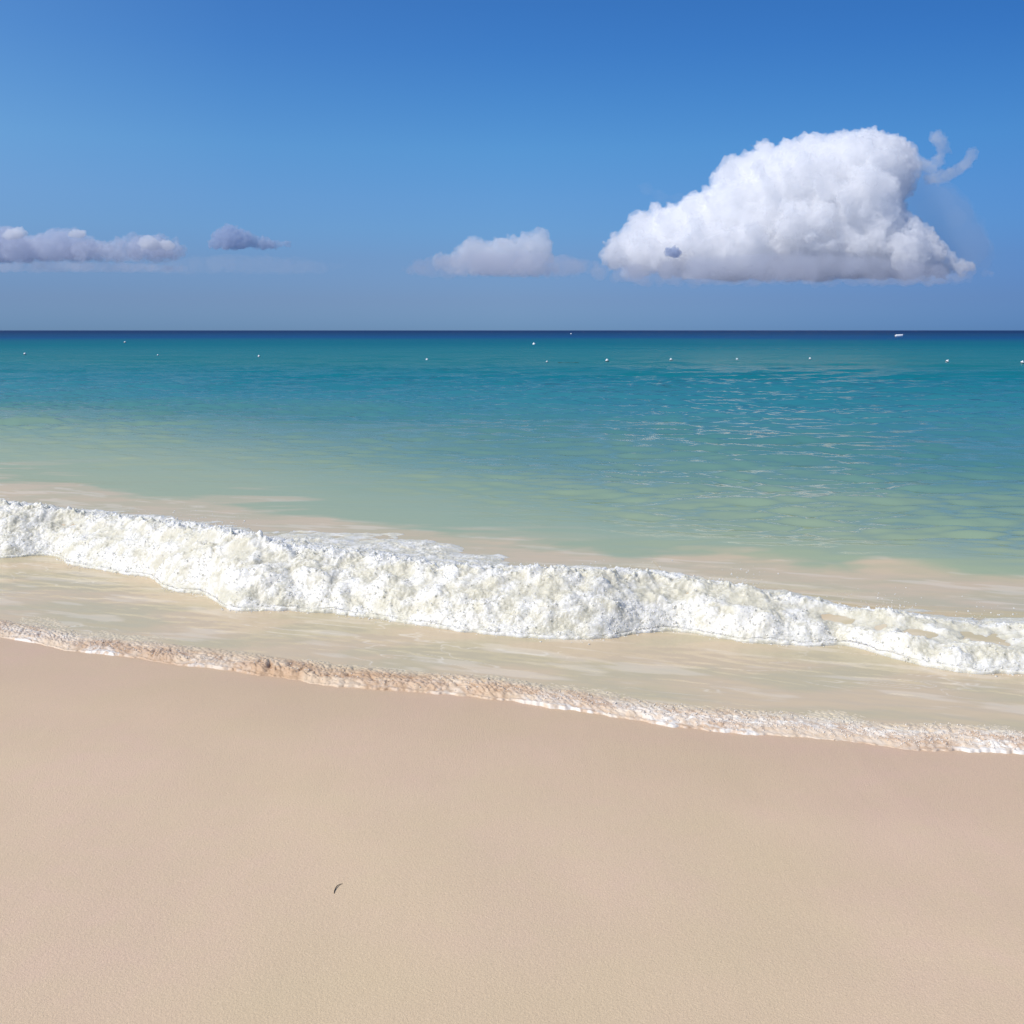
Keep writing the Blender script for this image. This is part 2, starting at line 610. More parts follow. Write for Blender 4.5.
# light comes back out of the water body whatever way a ripple tilts; only the mirror on top follows the ripples
upv = wm.node('ShaderNodeCombineXYZ')
upv.inputs[2].default_value = 1.0
wdif = wm.node('ShaderNodeBsdfDiffuse')
wm.l.new(ac.outputs['Color'], wdif.inputs['Color'])
tilt = wm.node('ShaderNodeMix', data_type='VECTOR')
tilt.inputs['Factor'].default_value = 0.3
geo = wm.node('ShaderNodeNewGeometry')
wm.l.new(upv.outputs[0], tilt.inputs['A'])
wm.l.new(geo.outputs['Normal'], tilt.inputs['B'])
VEC = lambda nd: [o for o in nd.outputs if o.enabled][0]
wm.l.new(VEC(tilt), wdif.inputs['Normal'])
r1 = wm.noise(9.0, 4, 0.6, wm.coords((0.8, 1.6, 1.0), (0, 0, R(20))))
r2 = wm.noise(0.55, 5, 0.62, wm.coords((0.6, 1.6, 1.0), (0, 0, R(12))))
bb = wm.node('ShaderNodeBump')
bb.inputs['Distance'].default_value = 0.010
wm.l.new(r1.outputs['Fac'], bb.inputs['Height'])
wm.l.new(wm.maprange(ao.outputs['Fac'], 0, 1, 0.2, 0.35), bb.inputs['Strength'])
bb2 = wm.bump(r2.outputs['Fac'], 0.6, 0.35, bb.outputs[0])
mixn = wm.node('ShaderNodeMix', data_type='VECTOR')
wm.l.new(wm.maprange(ar.outputs['Fac'], 0.42, 0.5, 0, 1), mixn.inputs['Factor'])
wm.l.new(bb.outputs[0], mixn.inputs['A'])
wm.l.new(bb2, mixn.inputs['B'])
wglo = wm.node('ShaderNodeBsdfGlossy', Color=(1.0, 0.92, 0.74, 1))
wm.l.new(wm.maprange(ar.outputs['Fac'], 0.3, 0.75, 0.07, 0.33), wglo.inputs['Roughness'])
wm.l.new(VEC(mixn), wglo.inputs['Normal'])
wfr = wm.node('ShaderNodeFresnel', IOR=1.33)
wm.l.new(VEC(mixn), wfr.inputs['Normal'])
# unresolved chop far out hides the most grazing mirror angles
damp = wm.node('ShaderNodeMath', operation='MULTIPLY')
wm.l.new(wfr.outputs[0], damp.inputs[0])
wm.l.new(wm.maprange(ar.outputs['Fac'], 0.3, 0.69, 1.35, 0.12), damp.inputs[1])
dmp2 = wm.node('ShaderNodeMath', operation='MULTIPLY')
wm.l.new(damp.outputs[0], dmp2.inputs[0])
wm.l.new(wm.maprange(ao.outputs['Fac'], 0, 1, 0.42, 1.0), dmp2.inputs[1])   # churned, bubbly shallows mirror less
wmx = wm.node('ShaderNodeMixShader')
wm.l.new(dmp2.outputs[0], wmx.inputs[0])
wm.l.new(wdif.outputs[0], wmx.inputs[1])
wm.l.new(wglo.outputs[0], wmx.inputs[2])
wm.l.new(wmx.outputs[0], wm.out.inputs['Surface'])

# ------------------------------------------------------------------ the breaking wave
fm = Mat('sea_foam')
fa = fm.attribute('foam_tint')
fm.l.new(fa.outputs['Color'], fm.b.inputs['Base Color'])
fm.b.inputs['Roughness'].default_value = 0.45
fm.b.inputs['Specular IOR Level'].default_value = 0.3
fm.b.inputs['Subsurface Weight'].default_value = 0.9
fm.b.inputs['Subsurface Radius'].default_value = (0.032, 0.032, 0.028)
fm.b.inputs['Subsurface Scale'].default_value = 1.0
vo = fm.node('ShaderNodeTexVoronoi', Scale=130.0)
vo.feature = 'F1'
fm.l.new(fm.coords(), vo.inputs['Vector'])
fm.l.new(fm.bump(vo.outputs['Distance'], 0.25, 0.004), fm.b.inputs['Normal'])

drop_m = Mat('foam_bubbles')
drop_m.b.inputs['Base Color'].default_value = (0.78, 0.765, 0.71, 1)
drop_m.b.inputs['Roughness'].default_value = 0.3
drop_m.b.inputs['Subsurface Weight'].default_value = 0.0
drop_m.b.inputs['Specular IOR Level'].default_value = 0.4



def blob_mesh(name, centers, radii, stretch=None):
    n = len(centers)
    rr = rng.uniform(0.65, 1.35, size=(n, len(ICO_V), 1))
    V = ICO_V[None] * rr * radii[:, None, None]
    if stretch is not None:
        V = V * stretch[:, None, :]
    V = V + centers[:, None, :]
    Fc = ICO_F[None] + (np.arange(n) * len(ICO_V))[:, None, None]
    return raw_mesh(name, V.reshape(-1, 3), Fc.reshape(-1, 3))


def grid_normals(P):
    du = np.gradient(P, axis=1)
    dv = np.gradient(P, axis=0)
    n = np.cross(du, dv)
    return n / np.maximum(np.linalg.norm(n, axis=-1, keepdims=True), 1e-9)


xg = np.concatenate([np.linspace(-13, -4.9, 250), np.arange(-4.85, 3.3, 0.0046), np.linspace(3.35, 11, 240)])
v_front = np.linspace(0, 1, 150)
v_back = np.linspace(0, 1, 190)[1:] ** 1.15
b = np.interp(xg, _xs, _foot) + 0.02 * perlin(xg * 6, 0.3, 2.2) + 0.012 * perlin(xg * 17, 1.3, 2.2)
c = yC(xg)
kk = yK(xg) + 0.15
c = np.maximum(c, b + 0.12)
# profile: foot -> crest (front), crest -> back
Yp = np.concatenate([(b - 0.03)[None] + ((c - b + 0.03)[None]) * (v_front[:, None] ** 1.25), c[None] + (kk - c)[None] * v_back[:, None]], 0)
V = np.concatenate([v_front - 1, v_back])[:, None] * np.ones_like(xg)[None]        # -1 foot, 0 crest, 1 back
Xp = np.broadcast_to(xg[None], Yp.shape).copy()
qf = np.clip((Yp - b[None]) / (c - b)[None], 0, 1)
zc_ = zC(xg)[None]
bodyf = zc_ * (1 - (1 - qf) ** 1.7)
body = wave_body(Xp, Yp)
film = 0.029 * (1 - sstep(0.2, 2.2, Yp - yS0(Xp)))
Zp = film + np.where(V < 0, np.maximum(bodyf, body), body)
P = np.stack([Xp, Yp, Zp], -1)
N = grid_normals(P)
x_, y_, z_ = Xp, Yp, Zp
cov_n = fbm(x_ * 2.2, y_ * 3.2, z_ * 3, 4)
cov_f = fbm(x_ * 9, y_ * 12, z_ * 12, 3)
# how much foam: dense on the front, torn behind the crest
leftish = sstep(1.6, -1.2, Xp)
thick_front = 1.0 - 0.30 * sstep(-0.55, -0.15, V) + 0.0 * V
mid_thin = np.exp(-((V + 0.28) / 0.24) ** 2) * (0.75 + 0.5 * perlin(Xp * 1.1, 0.2, 0.6))
cov = np.where(V < 0, 1.0 - 0.55 * mid_thin, 0.45 * np.exp(-((V) / 0.10) ** 2) + (0.42 + 0.18 * leftish) * (1 - sstep(0.55, 1.0, V)) - 0.22 * (1 - leftish) * sstep(0.1, 0.4, V))
cov = cov - 0.16 * (1 - leftish) * sstep(-0.75, -0.3, V) * (V < 0)
cov = cov + 0.34 * cov_n * np.where(V < 0, 0.5 + 0.5 * mid_thin, 1.0) + 0.18 * cov_f * (0.4 + mid_thin)
lumps = billow(x_ * 3.4, y_ * 3.4, z_ * 3.4 + 3, 2)
mid = billow(x_ * 10, y_ * 10, z_ * 10 + 9, 4, 0.6)
w1, w2 = worley(x_ * 46, y_ * 46, z_ * 46)
w3, w4 = worley(x_ * 105, y_ * 105, z_ * 105 + 5)
bub = (1 - np.clip(w1, 0, 1))
bub2 = (1 - np.clip(w3, 0, 1))
ragged = 0.60 * (1 - sstep(-1.0, -0.90, V)) * (0.7 + 1.7 * fbm(x_ * 18, y_ * 18, z_ * 18, 4))
cov = cov + 0.14 * (V > 0) * sstep(-2.0, -1.4, Xp) * sstep(0.2, -0.4, Xp)
cov = cov - np.clip(ragged, 0, 2)
full = sstep(0.20, 0.80, cov)
foot = 0.15 + 0.85 * sstep(-1.0, -0.55, V)
spike = np.clip(fbm(x_ * 24, y_ * 24, z_ * 24 + 1, 3), 0, 1) ** 1.5 * np.exp(-((V + 0.04) / 0.16) ** 2)
h = full * (0.026 * spike + 0.048 * lumps * np.where(V < 0, foot, 0.35) + 0.015 * mid * (0.5 + 0.5 * foot) + 0.006 * bub + 0.003 * bub2)
dip = -np.clip((cov - 0.30) * 0.05, -0.03, 0.003) + 0.03 * (1 - sstep(-1.0, -0.985, V)) + 0.05 * sstep(0.93, 1.0, V)
dirn = N * 0.55
dirn[..., 2] += 0.6
P2 = P + dirn * h[..., None]
P2[..., 2] -= dip
wave = bpy.data.objects.new('breaking_wave', None)
COL.objects.link(wave)
wave.location = (0, 0, 0)
tag(wave, 'low breaking wave with a roll of white foam along the shallow shore', 'wave')
me = raw_mesh('foam', P2.reshape(-1, 3), grid_faces(*Xp.shape))
white = np.array([0.78, 0.765, 0.705])
thin = np.array([0.61, 0.58, 0.465])
# clumps of dense froth, with a lace of thinner, water-coloured foam between them
lace = (w2 - w1) * 0.55 + 0.35 * (w4 - w3)
clump = fbm(x_ * 7, y_ * 9, z_ * 9 + 2, 4)
mixw = np.clip(sstep(0.14, 1.15, cov * 0.70 + 0.74 * clump + 0.45 * (mid - 0.45) + 0.40 * (0.32 - lace) - 0.10 * (1 - leftish)), 0, 1)[..., None]
attr_color(me, 'foam_tint', thin * (1 - mixw) + white * mixw)
foam = link('foam', me, fm.m, wave)
# froth grains: bubbles and clots clinging to the torn surface
prob = (full * np.where(V < 0, 1.0, 0.35) * sstep(-1.0, -0.97, V) * (np.abs(Xp + 0.7) < 4.6)).ravel()
prob = prob * (0.04 + mixw.ravel() ** 2)
N2 = grid_normals(P2).reshape(-1, 3)
idx = rng.choice(prob.size, size=13000, p=prob / prob.sum())
rad = np.clip(rng.exponential(0.0012, idx.size) + 0.0010, 0, 0.0055)
off = np.abs(rng.normal(0, 0.006, idx.size))
cen = P2.reshape(-1, 3)[idx] + N2[idx] * off[:, None] + rng.normal(0, 0.004, (idx.size, 3))
fr = link('froth', blob_mesh('froth', cen, rad), drop_m.m, wave)
tag(fr, kind='stuff')
# bubbles thrown ahead of the foot onto the thin sheet
fx_ = rng.uniform(-4.6, 3.0, 2600)
keep = perlin(fx_ * 2.5, 0.3, 0.8) + rng.normal(0, 0.3, fx_.size) > -0.05
fx_ = fx_[keep]
fy_ = np.interp(fx_, _xs, _foot) - np.abs(rng.normal(0, 0.035, fx_.size))
fr2 = np.clip(rng.exponential(0.0012, fx_.size) + 0.0010, 0, 0.005)
fz_ = water_z(fx_, fy_) + fr2 * 0.2
fl_ = link('bubbles', blob_mesh('bubbles', np.stack([fx_, fy_, fz_], -1), fr2, np.tile([1.4, 1.2, 0.6], (fx_.size, 1))), drop_m.m, wave)
tag(fl_, kind='stuff')
# spray thrown up along the crest
cs, rs = [], []
for px_, n_, hgt in ((70, 14, .05), (126, 26, .07), (165, 16, .06), (195, 40, .12), (238, 60, .12), (215, 14, .16), (300, 14, .06), (660, 16, .06), (749, 60, .13), (735, 20, .08),
                     (897, 40, .10), (905, 14, .13), (850, 16, .06), (985, 30, .08), (1010, 30, .07), (490, 18, .05), (600, 20, .05)):
    py_ = np.interp(px_, cp[:, 0], cp[:, 1])
    x0, y0 = ground(px_, py_, float(np.interp((px_ - 512) / 512 * 3.0, _xs, _zc)))
    for _ in range(n_):
        x1 = x0 + rng.normal(0, 0.07)
        zz = float(water_z(np.array(x1), np.array(y0))) + 0.02 + abs(rng.normal(0, hgt * 0.45))
        cs.append((x1, y0 + rng.normal(0, .10), zz))
        rs.append(min(0.005, 0.0010 + rng.exponential(0.0011)))
sp = link('spray', blob_mesh('spray', np.array(cs), np.array(rs)), drop_m.m, wave)
tag(sp, kind='stuff')

# ------------------------------------------------------------------ the swash edge
sf = Mat('swash_foam')
fa = sf.attribute('foam_tint')
sf.l.new(fa.outputs['Color'], sf.b.inputs['Base Color'])
sf.b.inputs['Roughness'].default_value = 0.5
sf.b.inputs['Subsurface Weight'].default_value = 0.0
sf.b.inputs['Subsurface Radius'].default_value = (0.014, 0.011, 0.008)
sf.b.inputs['Subsurface Scale'].default_value = 1.0
sf.b.inputs['Specular IOR Level'].default_value = 0.35
vo = sf.node('ShaderNodeTexVoronoi', Scale=170.0)
sf.l.new(sf.coords(), vo.inputs['Vector'])
sf.l.new(sf.bump(vo.outputs['Distance'], 0.2, 0.003), sf.b.inputs['Normal'])
xg = np.concatenate([np.linspace(-14, -3.4, 500), np.arange(-3.38, 2.7, 0.0034), np.linspace(2.72, 12, 400)])
tv = np.concatenate([np.linspace(-0.06, 0.13, 95), np.linspace(0.132, 0.60, 130)])
Xp, Tp = np.meshgrid(xg, tv)
Yp = yS(Xp) + Tp
base = water_z(Xp, Yp)
knob_amt = np.interp(Xp, [-6, -2.6, -1.7, -1.3, -0.8, -0.2, 0.3, 0.9, 2, 8], [.35, .4, .55, 1.0, .95, .85, .6, .5, .45, .4])
white_amt = np.interp(Xp, [-8, -2.4, -1.6, -1.2, -0.5, 0.1, 0.7, 1.3, 8], [.5, .5, .3, .08, .12, .30, .55, .75, .75])
wx = Xp + 0.05 * perlin(Xp * 6, Tp * 6, 0.4)
wy = Tp + 0.03 * perlin(Xp * 8, Tp * 8, 3.4)
k1, k2 = worley(wx * 26 + wy * 9, wy * 15, 0.5 + 0 * Xp)
kb1, kb2 = worley(wx * 27 + wy * 5, wy * 23, 4.5 + 0 * Xp)
long_amt = np.interp(Xp, [-2.2, -1.5, -0.3, 0.2], [0.15, 0.75, 0.75, 0.1]) 
k1 = np.minimum(k1 + 0.35 * (1 - long_amt), 2) * long_amt + kb1 * (1 - long_amt)
k3, k4 = worley(wx * 52, wy * 46, 2.5 + 0 * Xp)
knob = np.sqrt(np.clip(1 - k1 * k1 * 1.25, 0, 1))
knob2 = np.sqrt(np.clip(1 - k3 * k3 * 1.2, 0, 1))
T0 = 0.012 * perlin(Xp * 17, 0.4, 3.3) + 0.008 * perlin(Xp * 43, 0.9, 1.3)
rise = sstep(T0 - 0.012, T0 + 0.05, Tp)
wid = 0.19 + 0.06 * perlin(Xp * 2.2, 0.4, 0.9)
fall = 1 - sstep(wid * 0.6, wid * 1.8 + 0.10, Tp)
patchy = fbm(Xp * 3.0, Tp * 6, 4.4, 3)
h = rise * fall * (0.020 * knob_amt * knob * (0.65 + 0.6 * knob2) * (0.75 + 0.7 * fbm(Xp * 2.3, Tp * 3, 8.4, 2)) + 0.006 * knob2 + 0.001 + 0.004 * knob_amt)
trail = 0.010 * (patchy * 0.8 + knob2 * 0.7 - 0.35 - 1.6 * sstep(0.12, 0.55, Tp))
h = np.maximum(h - 0.004 - 0.02 * sstep(0.15, 0.4, Tp), trail) - 0.02 * (1 - sstep(T0 - 0.02, T0 - 0.002, Tp)) + 0.004 * rise * fall * billow(Xp * 40, Tp * 40, 0.7, 2) - 0.04 * sstep(0.5, 0.6, Tp)
Zp = base + h
shear = 0.35 * h * knob_amt * sstep(0.03, 0.09, Tp)
P = np.stack([Xp, Yp - shear, Zp], -1)
pink = lin(190, 158, 124)
pale = lin(208, 184, 154)
wfoam = np.array([0.78, 0.73, 0.65])
lip = 1 - sstep(0.01, 0.045, Tp + 0.02 * patchy)
fine = fbm(Xp * 30, Tp * 40, 6.1, 3)
wm_ = np.clip((0.55 + 0.9 * sstep(-0.4, 0.4, fine)) * white_amt * (0.35 + 0.9 * sstep(-0.2, 0.5, patchy)) * (1 - 0.6 * sstep(0.12, .35, Tp)) + 0.8 * lip * white_amt * sstep(-0.2, 0.3, patchy) * sstep(-0.35, 0.25, fine), 0, 1)[..., None]
pk = sstep(-0.3, 0.5, fbm(Xp * 5, Tp * 9, 1.4, 2))[..., None]
crev_shade = (sstep(0.75, 0.25, knob) * (0.25 + 0.75 * knob_amt) * sstep(0.02, 0.05, Tp) * (1 - sstep(0.12, 0.3, Tp)))[..., None]
brown = lin(150, 112, 80)  # wet sand between the lumps and the shade in their creases, painted brown
tint = (pink * (1 - pk) + pale * pk) * (1 - wm_) + wfoam * wm_
tint = tint * (1 - 0.6 * crev_shade) + brown * 0.6 * crev_shade
thinout = (0.85 * sstep(0.10, 0.26, Tp + 0.06 * patchy))[..., None]
tint = tint * (1 - thinout) + lin(205, 192, 163) * thinout
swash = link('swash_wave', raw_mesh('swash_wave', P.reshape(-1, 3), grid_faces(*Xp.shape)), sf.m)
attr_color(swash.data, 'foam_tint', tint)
tag(swash, 'thin swash edge of sandy lumps and froth running up the wet sand', 'wave')
N2 = grid_normals(P).reshape(-1, 3)
prob = (rise * (1 - sstep(0.1, 0.3, Tp)) * (0.03 + white_amt ** 2) * (np.abs(Xp + .4) < 3.2)).ravel()
idx = rng.choice(prob.size, size=6000, p=prob / prob.sum())
rad = np.clip(rng.exponential(0.0010, idx.size) + 0.0008, 0, 0.004)
cen = P.reshape(-1, 3)[idx] + N2[idx] * (rad * 0.3)[:, None]
sb = Mat('swash_bubbles')
sb.b.inputs['Base Color'].default_value = (0.72, 0.65, 0.56, 1)
sb.b.inputs['Roughness'].default_value = 0.3
fr = link('froth', blob_mesh('froth', cen, rad), sb.m, swash)
tag(fr, kind='stuff')

# ------------------------------------------------------------------ clouds
CLOUD_D = 12000.0


def inside_and_dist(pts, poly):
    x, y = pts[:, 0][:, None], pts[:, 1][:, None]
    a, b_ = poly, np.roll(poly, -1, 0)
    ax, ay, bx_, by_ = a[:, 0][None], a[:, 1][None], b_[:, 0][None], b_[:, 1][None]
    cond = ((ay > y) != (by_ > y)) & (x < (bx_ - ax) * (y - ay) / np.where(by_ == ay, 1e-9, by_ - ay) + ax)
    ins = (cond.sum(1) % 2) == 1
    ex, ey = bx_ - ax, by_ - ay
    t = np.clip(((x - ax) * ex + (y - ay) * ey) / (ex * ex + ey * ey + 1e-9), 0, 1)
    d = np.sqrt((ax + t * ex - x) ** 2 + (ay + t * ey - y) ** 2).min(1)
    return ins, d


def remesh(me0, voxel):
    ob = bpy.data.objects.new('heap', me0)
    COL.objects.link(ob)
    md = ob.modifiers.new('r', 'REMESH')
    md.mode = 'VOXEL'
    md.voxel_size = voxel
    dg = bpy.context.evaluated_depsgraph_get()
    dg.update()
    me1 = bpy.data.meshes.new_from_object(ob.evaluated_get(dg))
    bpy.data.objects.remove(ob)
    return me1


def cloud_mesh(name, outline, n_big, n_small, depth, voxel, puff, seed, rmax=40, flat_y=None, D=CLOUD_D, lean=0.0):
    """a heap of balls that fills the outline and has its own depth, fused and then roughened into puffs.
    Built in units of one metre at true size and place."""
    r_ = np.random.default_rng(seed)
    poly = np.array(outline, float)
    lo, hi = poly.min(0), poly.max(0)
    balls = []
    while len(balls) < n_big:
        q = r_.uniform(lo, hi, size=(400, 2))
        ins, d = inside_and_dist(q, poly)
        for (x, y), i_, dd in zip(q, ins, d):
            if i_ and dd > 3 and len(balls) < n_big:
                rad = min(dd * r_.uniform(0.75, 1.0), rmax)
                balls.append((x, y, r_.normal(0, 0.33) * min(depth, depth * (0.25 + dd / rmax)) - lean * (y - lo[1]), rad))
    while len(balls) < n_big + n_small:
        k = r_.integers(0, n_big)
        x, y, zz, rad = balls[k]
        v = r_.normal(size=3)
        v /= np.linalg.norm(v)
        v[1] = -abs(v[1]) * 0.8 if r_.random() < 0.6 else v[1]
        v[2] = -abs(v[2]) if r_.random() < 0.6 else v[2]
        q = np.array([[x + v[0] * rad, y + v[1] * rad]])
        ins, d = inside_and_dist(q, poly)
        sr = rad * r_.uniform(0.18, 0.45)
        if ins[0]:
            balls.append((q[0, 0], q[0, 1], zz + v[2] * rad, max(2.0, min(sr, d[0] + 1.5))))
    bl = np.array(balls)
    Vb = BALL_V[None] * bl[:, 3][:, None, None] + np.stack([bl[:, 0], bl[:, 2], -bl[:, 1]], -1)[:, None]
    Fb = BALL_F[None] + (np.arange(len(bl)) * len(BALL_V))[:, None, None]
    me0 = raw_mesh('heap', Vb.reshape(-1, 3), Fb.reshape(-1, 3))
    me1 = remesh(me0, voxel)
    n = len(me1.vertices)
    co = np.empty(n * 3, np.float32)
    me1.vertices.foreach_get('co', co)
    co = co.reshape(-1, 3).astype(float)
    for (sc, am, oc) in puff:
        no = np.empty(n * 3, np.float32)
        me1.vertices.foreach_get('normal', no)
        no = no.reshape(-1, 3)
        hgt = billow(co[:, 0] / sc, co[:, 1] / sc, co[:, 2] / sc, oc) - 0.45
        co = co + no * (hgt * am)[:, None]
        me1.vertices.foreach_set('co', co.astype(np.float32).ravel())
        me1.update()
    me1 = remesh(me1, voxel * 0.8)
    n = len(me1.vertices)
    co = np.empty(n * 3, np.float32)
    me1.vertices.foreach_get('co', co)
    co = co.reshape(-1, 3).astype(float)
    if flat_y is not None:
        fl = -flat_y + 4.5 * fbm(co[:, 0] / 25, co[:, 1] / 25, 0.5 + 0 * co[:, 0], 3)
        low = co[:, 2] < fl
        co[low, 2] = fl[low] + (co[low, 2] - fl[low]) * 0.15
    X_, Y_, Z_ = at_depth(co[:, 0], -co[:, 2], D)
    sc = D / F_PX
    f_ = (D + co[:, 1] * sc) / D
    out = np.stack([X_ * f_, Y_ * f_, CAM_H + (Z_ - CAM_H) * f_], -1)
    cen = out.mean(0)
    cen[2] = out[:, 2].min()
    me1.vertices.foreach_set('co', (out - cen).astype(np.float32).ravel())
    me1.update()
    me1.materials.clear()
    me1.name = name
    return me1, cen, co


def cloud_mat(name, color, mfp, veil=0.15, g=0.2):
    """a cloud is a volume of bright droplets; its outermost puffs also catch light like a thin skin"""
    m = Mat(name)
    m.n.remove(m.b)
    tr = m.node('ShaderNodeBsdfTransparent')
    df = m.node('ShaderNodeBsdfDiffuse', Color=(*color, 1))
    mx = m.node('ShaderNodeMixShader')
    mx.inputs[0].default_value = veil
    m.l.new(tr.outputs[0], mx.inputs[1])
    m.l.new(df.outputs[0], mx.inputs[2])
    m.l.new(mx.outputs[0], m.out.inputs['Surface'])
    vs = m.node('ShaderNodeVolumePrincipled', Color=(*color, 1), Density=1.0 / mfp, Anisotropy=g)
    m.l.new(vs.outputs[0], m.out.inputs['Volume'])
    m.m.cycles.homogeneous_volume = True
    return m


big_outline = [(597, 246), (612, 232), (628, 226), (640, 216), (650, 203), (664, 200), (676, 203), (690, 196), (708, 188), (716, 172), (728, 162), (742, 154),
               (756, 140), (768, 137), (778, 146), (790, 142), (800, 136), (812, 134), (826, 142), (838, 133), (850, 129), (866, 131), (880, 128), (896, 132),
               (905, 142), (916, 150), (918, 170), (912, 188), (905, 205), (908, 216), (920, 224), (938, 236), (952, 250), (966, 258), (980, 268), (974, 278),
               (930, 280), (860, 282), (800, 284), (740, 284), (690, 282), (640, 276), (604, 270)]
cm = cloud_mat('cumulus', (0.998, 0.998, 0.9985), 150.0, 0.05)


def cloud(label, outline, mat, veils, *args, **kw):
    me, cen, _ = cloud_mesh('cumulus_cloud', outline, *args, **kw)
    o = link('cumulus_cloud', me, mat)
    o.location = cen
    tag(o, label, 'cloud', 'clouds above the sea')
    for k, (pname, pl, vm, n1_, n2_, dp, vx, pf, rm, D_) in enumerate(veils):
        me_, c_, _ = cloud_mesh(pname, pl, n1_, n2_, dp, vx, pf, 40 + k, rm, None, D_)
        p_ = link(pname, me_, vm, o)
        p_.location = c_ - cen
    return o


def lens(x0, x1, y, h):
    t_ = np.linspace(0, 2 * math.pi, 40, endpoint=False)
    return [((x0 + x1) / 2 + (x1 - x0) / 2 * math.cos(a), y + h / 2 * math.sin(a) * (1 + .2 * math.sin(3 * a))) for a in t_]


veil_m = cloud_mat('cloud_veil', (0.86, 0.87, 0.93), 800.0, 0.0)
base_m = cloud_mat('cloud_base_haze', (0.92, 0.925, 0.96), 620.0, 0.0)
top_m = cloud_mat('cloud_top_painted_light', (0.99, 0.99, 0.992), 80.0, 0.0)  # brighter albedo stands in for sunlight on the grey bank's tops
wisp_m = cloud_mat('cloud_wisp', (0.99, 0.99, 0.995), 330.0, 0.0)
thin_m = cloud_mat('cloud_haze', (0.93, 0.94, 0.97), 3600.0, 0.0)
curl1 = [(890, 132), (902, 137), (912, 146), (922, 155), (931, 160), (936, 154), (935, 147), (928, 143), (926, 135), (934, 129), (944, 132), (949, 141), (948, 156), (943, 168), (936, 177), (922, 174), (908, 166), (894, 156)]
curl2 = [(920, 176), (938, 171), (952, 165), (963, 158), (968, 148), (977, 147), (980, 156), (972, 167), (958, 177), (942, 185), (926, 186)]
cloud('large white cumulus cloud heaped up over the horizon on the right', big_outline, cm.m,
      [('wisp', curl1, wisp_m.m, 150, 220, 14, 1.2, [(8, 6, 3), (4, 3, 2)], 7, CLOUD_D - 300),
       ('wisp', curl2, wisp_m.m, 110, 160, 12, 1.2, [(9, 5, 3), (4, 2, 2)], 9, CLOUD_D - 300),
       ('base_veil', lens(575, 1000, 272, 36), base_m.m, 300, 200, 50, 2.2, [(20, 6, 3)], 14, CLOUD_D - 2400),
       ('side_veil', [(890, 150), (925, 165), (965, 190), (990, 225), (1000, 262), (985, 280), (930, 276), (900, 240)], thin_m.m, 120, 160, 50, 2.5, [(25, 9, 3)], 30, CLOUD_D + 300),
       ('wisp', [(632, 178), (648, 184), (668, 194), (690, 192), (684, 203), (660, 202), (640, 192)], thin_m.m, 60, 60, 14, 1.5, [(12, 5, 3)], 8, CLOUD_D)],
      380, 3200, 60, 1.25, [(26, 12, 3), (10, 6.5, 3), (4.6, 3.2, 2), (2.3, 1.5, 1)], 21, 32, 279, lean=0.55)

mid_outline = [(424, 262), (436, 254), (456, 250), (462, 238), (476, 236), (490, 240), (504, 236), (522, 234), (530, 226), (546, 226), (552, 240), (556, 254),
               (570, 260), (566, 270), (540, 278), (500, 278), (460, 276), (436, 270)]
cm2 = cloud_mat('small_cumulus', (0.985, 0.986, 0.992), 300.0, 0.04)
cloud('small white cumulus cloud low above the middle of the horizon', mid_outline, cm2.m,
      [('base_veil', lens(392, 612, 266, 30), veil_m.m, 240, 160, 40, 1.6, [(14, 6, 3), (6, 3, 2)], 12, CLOUD_D - 900)],
      120, 420, 26, 1.2, [(14, 7, 3), (6, 3.2, 3), (3, 1.4, 2)], 5, 14, 276, lean=0.4)

left_outline = [(-60, 240), (-30, 226), (0, 224), (14, 226), (30, 236), (44, 230), (62, 228), (84, 230), (98, 240), (116, 238), (134, 235), (160, 234), (180, 240), (188, 250),
                (182, 260), (150, 262), (100, 262), (50, 264), (0, 265), (-60, 264)]
cm3 = cloud_mat('shade_grey_cumulus', (0.77, 0.81, 0.90), 300.0, 0.04)  # the bank's shadowed look is put into a lowered albedo
cloud('long grey cloud bank with pale tops at the left edge of the sky', left_outline, cm3.m,
      [('bank_veil', [(-80, 250), (-40, 236), (0, 233), (40, 236), (100, 240), (150, 240), (185, 248), (196, 256), (170, 263), (-80, 266)], veil_m.m, 300, 300, 34, 1.6, [(14, 7, 3), (6, 3, 2)], 14, CLOUD_D + 200),
       ('base_veil', lens(-90, 215, 268, 13), veil_m.m, 500, 300, 30, 1.4, [(10, 3, 3)], 6.5, CLOUD_D - 500),
       ('painted_sunlit_top', [(-2, 240), (6, 229), (20, 226), (32, 234), (20, 241)], top_m.m, 40, 80, 5, 1.0, [(6, 2.5, 3)], 5, CLOUD_D - 750),
       ('painted_sunlit_top', [(60, 237), (74, 229), (90, 231), (84, 239)], top_m.m, 40, 60, 5, 1.0, [(6, 2.5, 3)], 4, CLOUD_D - 750),
       ('painted_sunlit_top', [(136, 246), (142, 236), (152, 235), (158, 240), (170, 240), (182, 247), (176, 252), (160, 250), (146, 250)], top_m.m, 60, 100, 5, 1.0, [(6, 2.5, 3)], 5, CLOUD_D - 750),
       ('low_veil', lens(120, 350, 266, 22), thin_m.m, 400, 300, 50, 1.6, [(12, 5, 3)], 11, CLOUD_D + 900)],
      220, 900, 30, 1.1, [(16, 6, 3), (6, 4.0, 3), (3, 2.0, 2)], 8, 14, 262, lean=0.2)

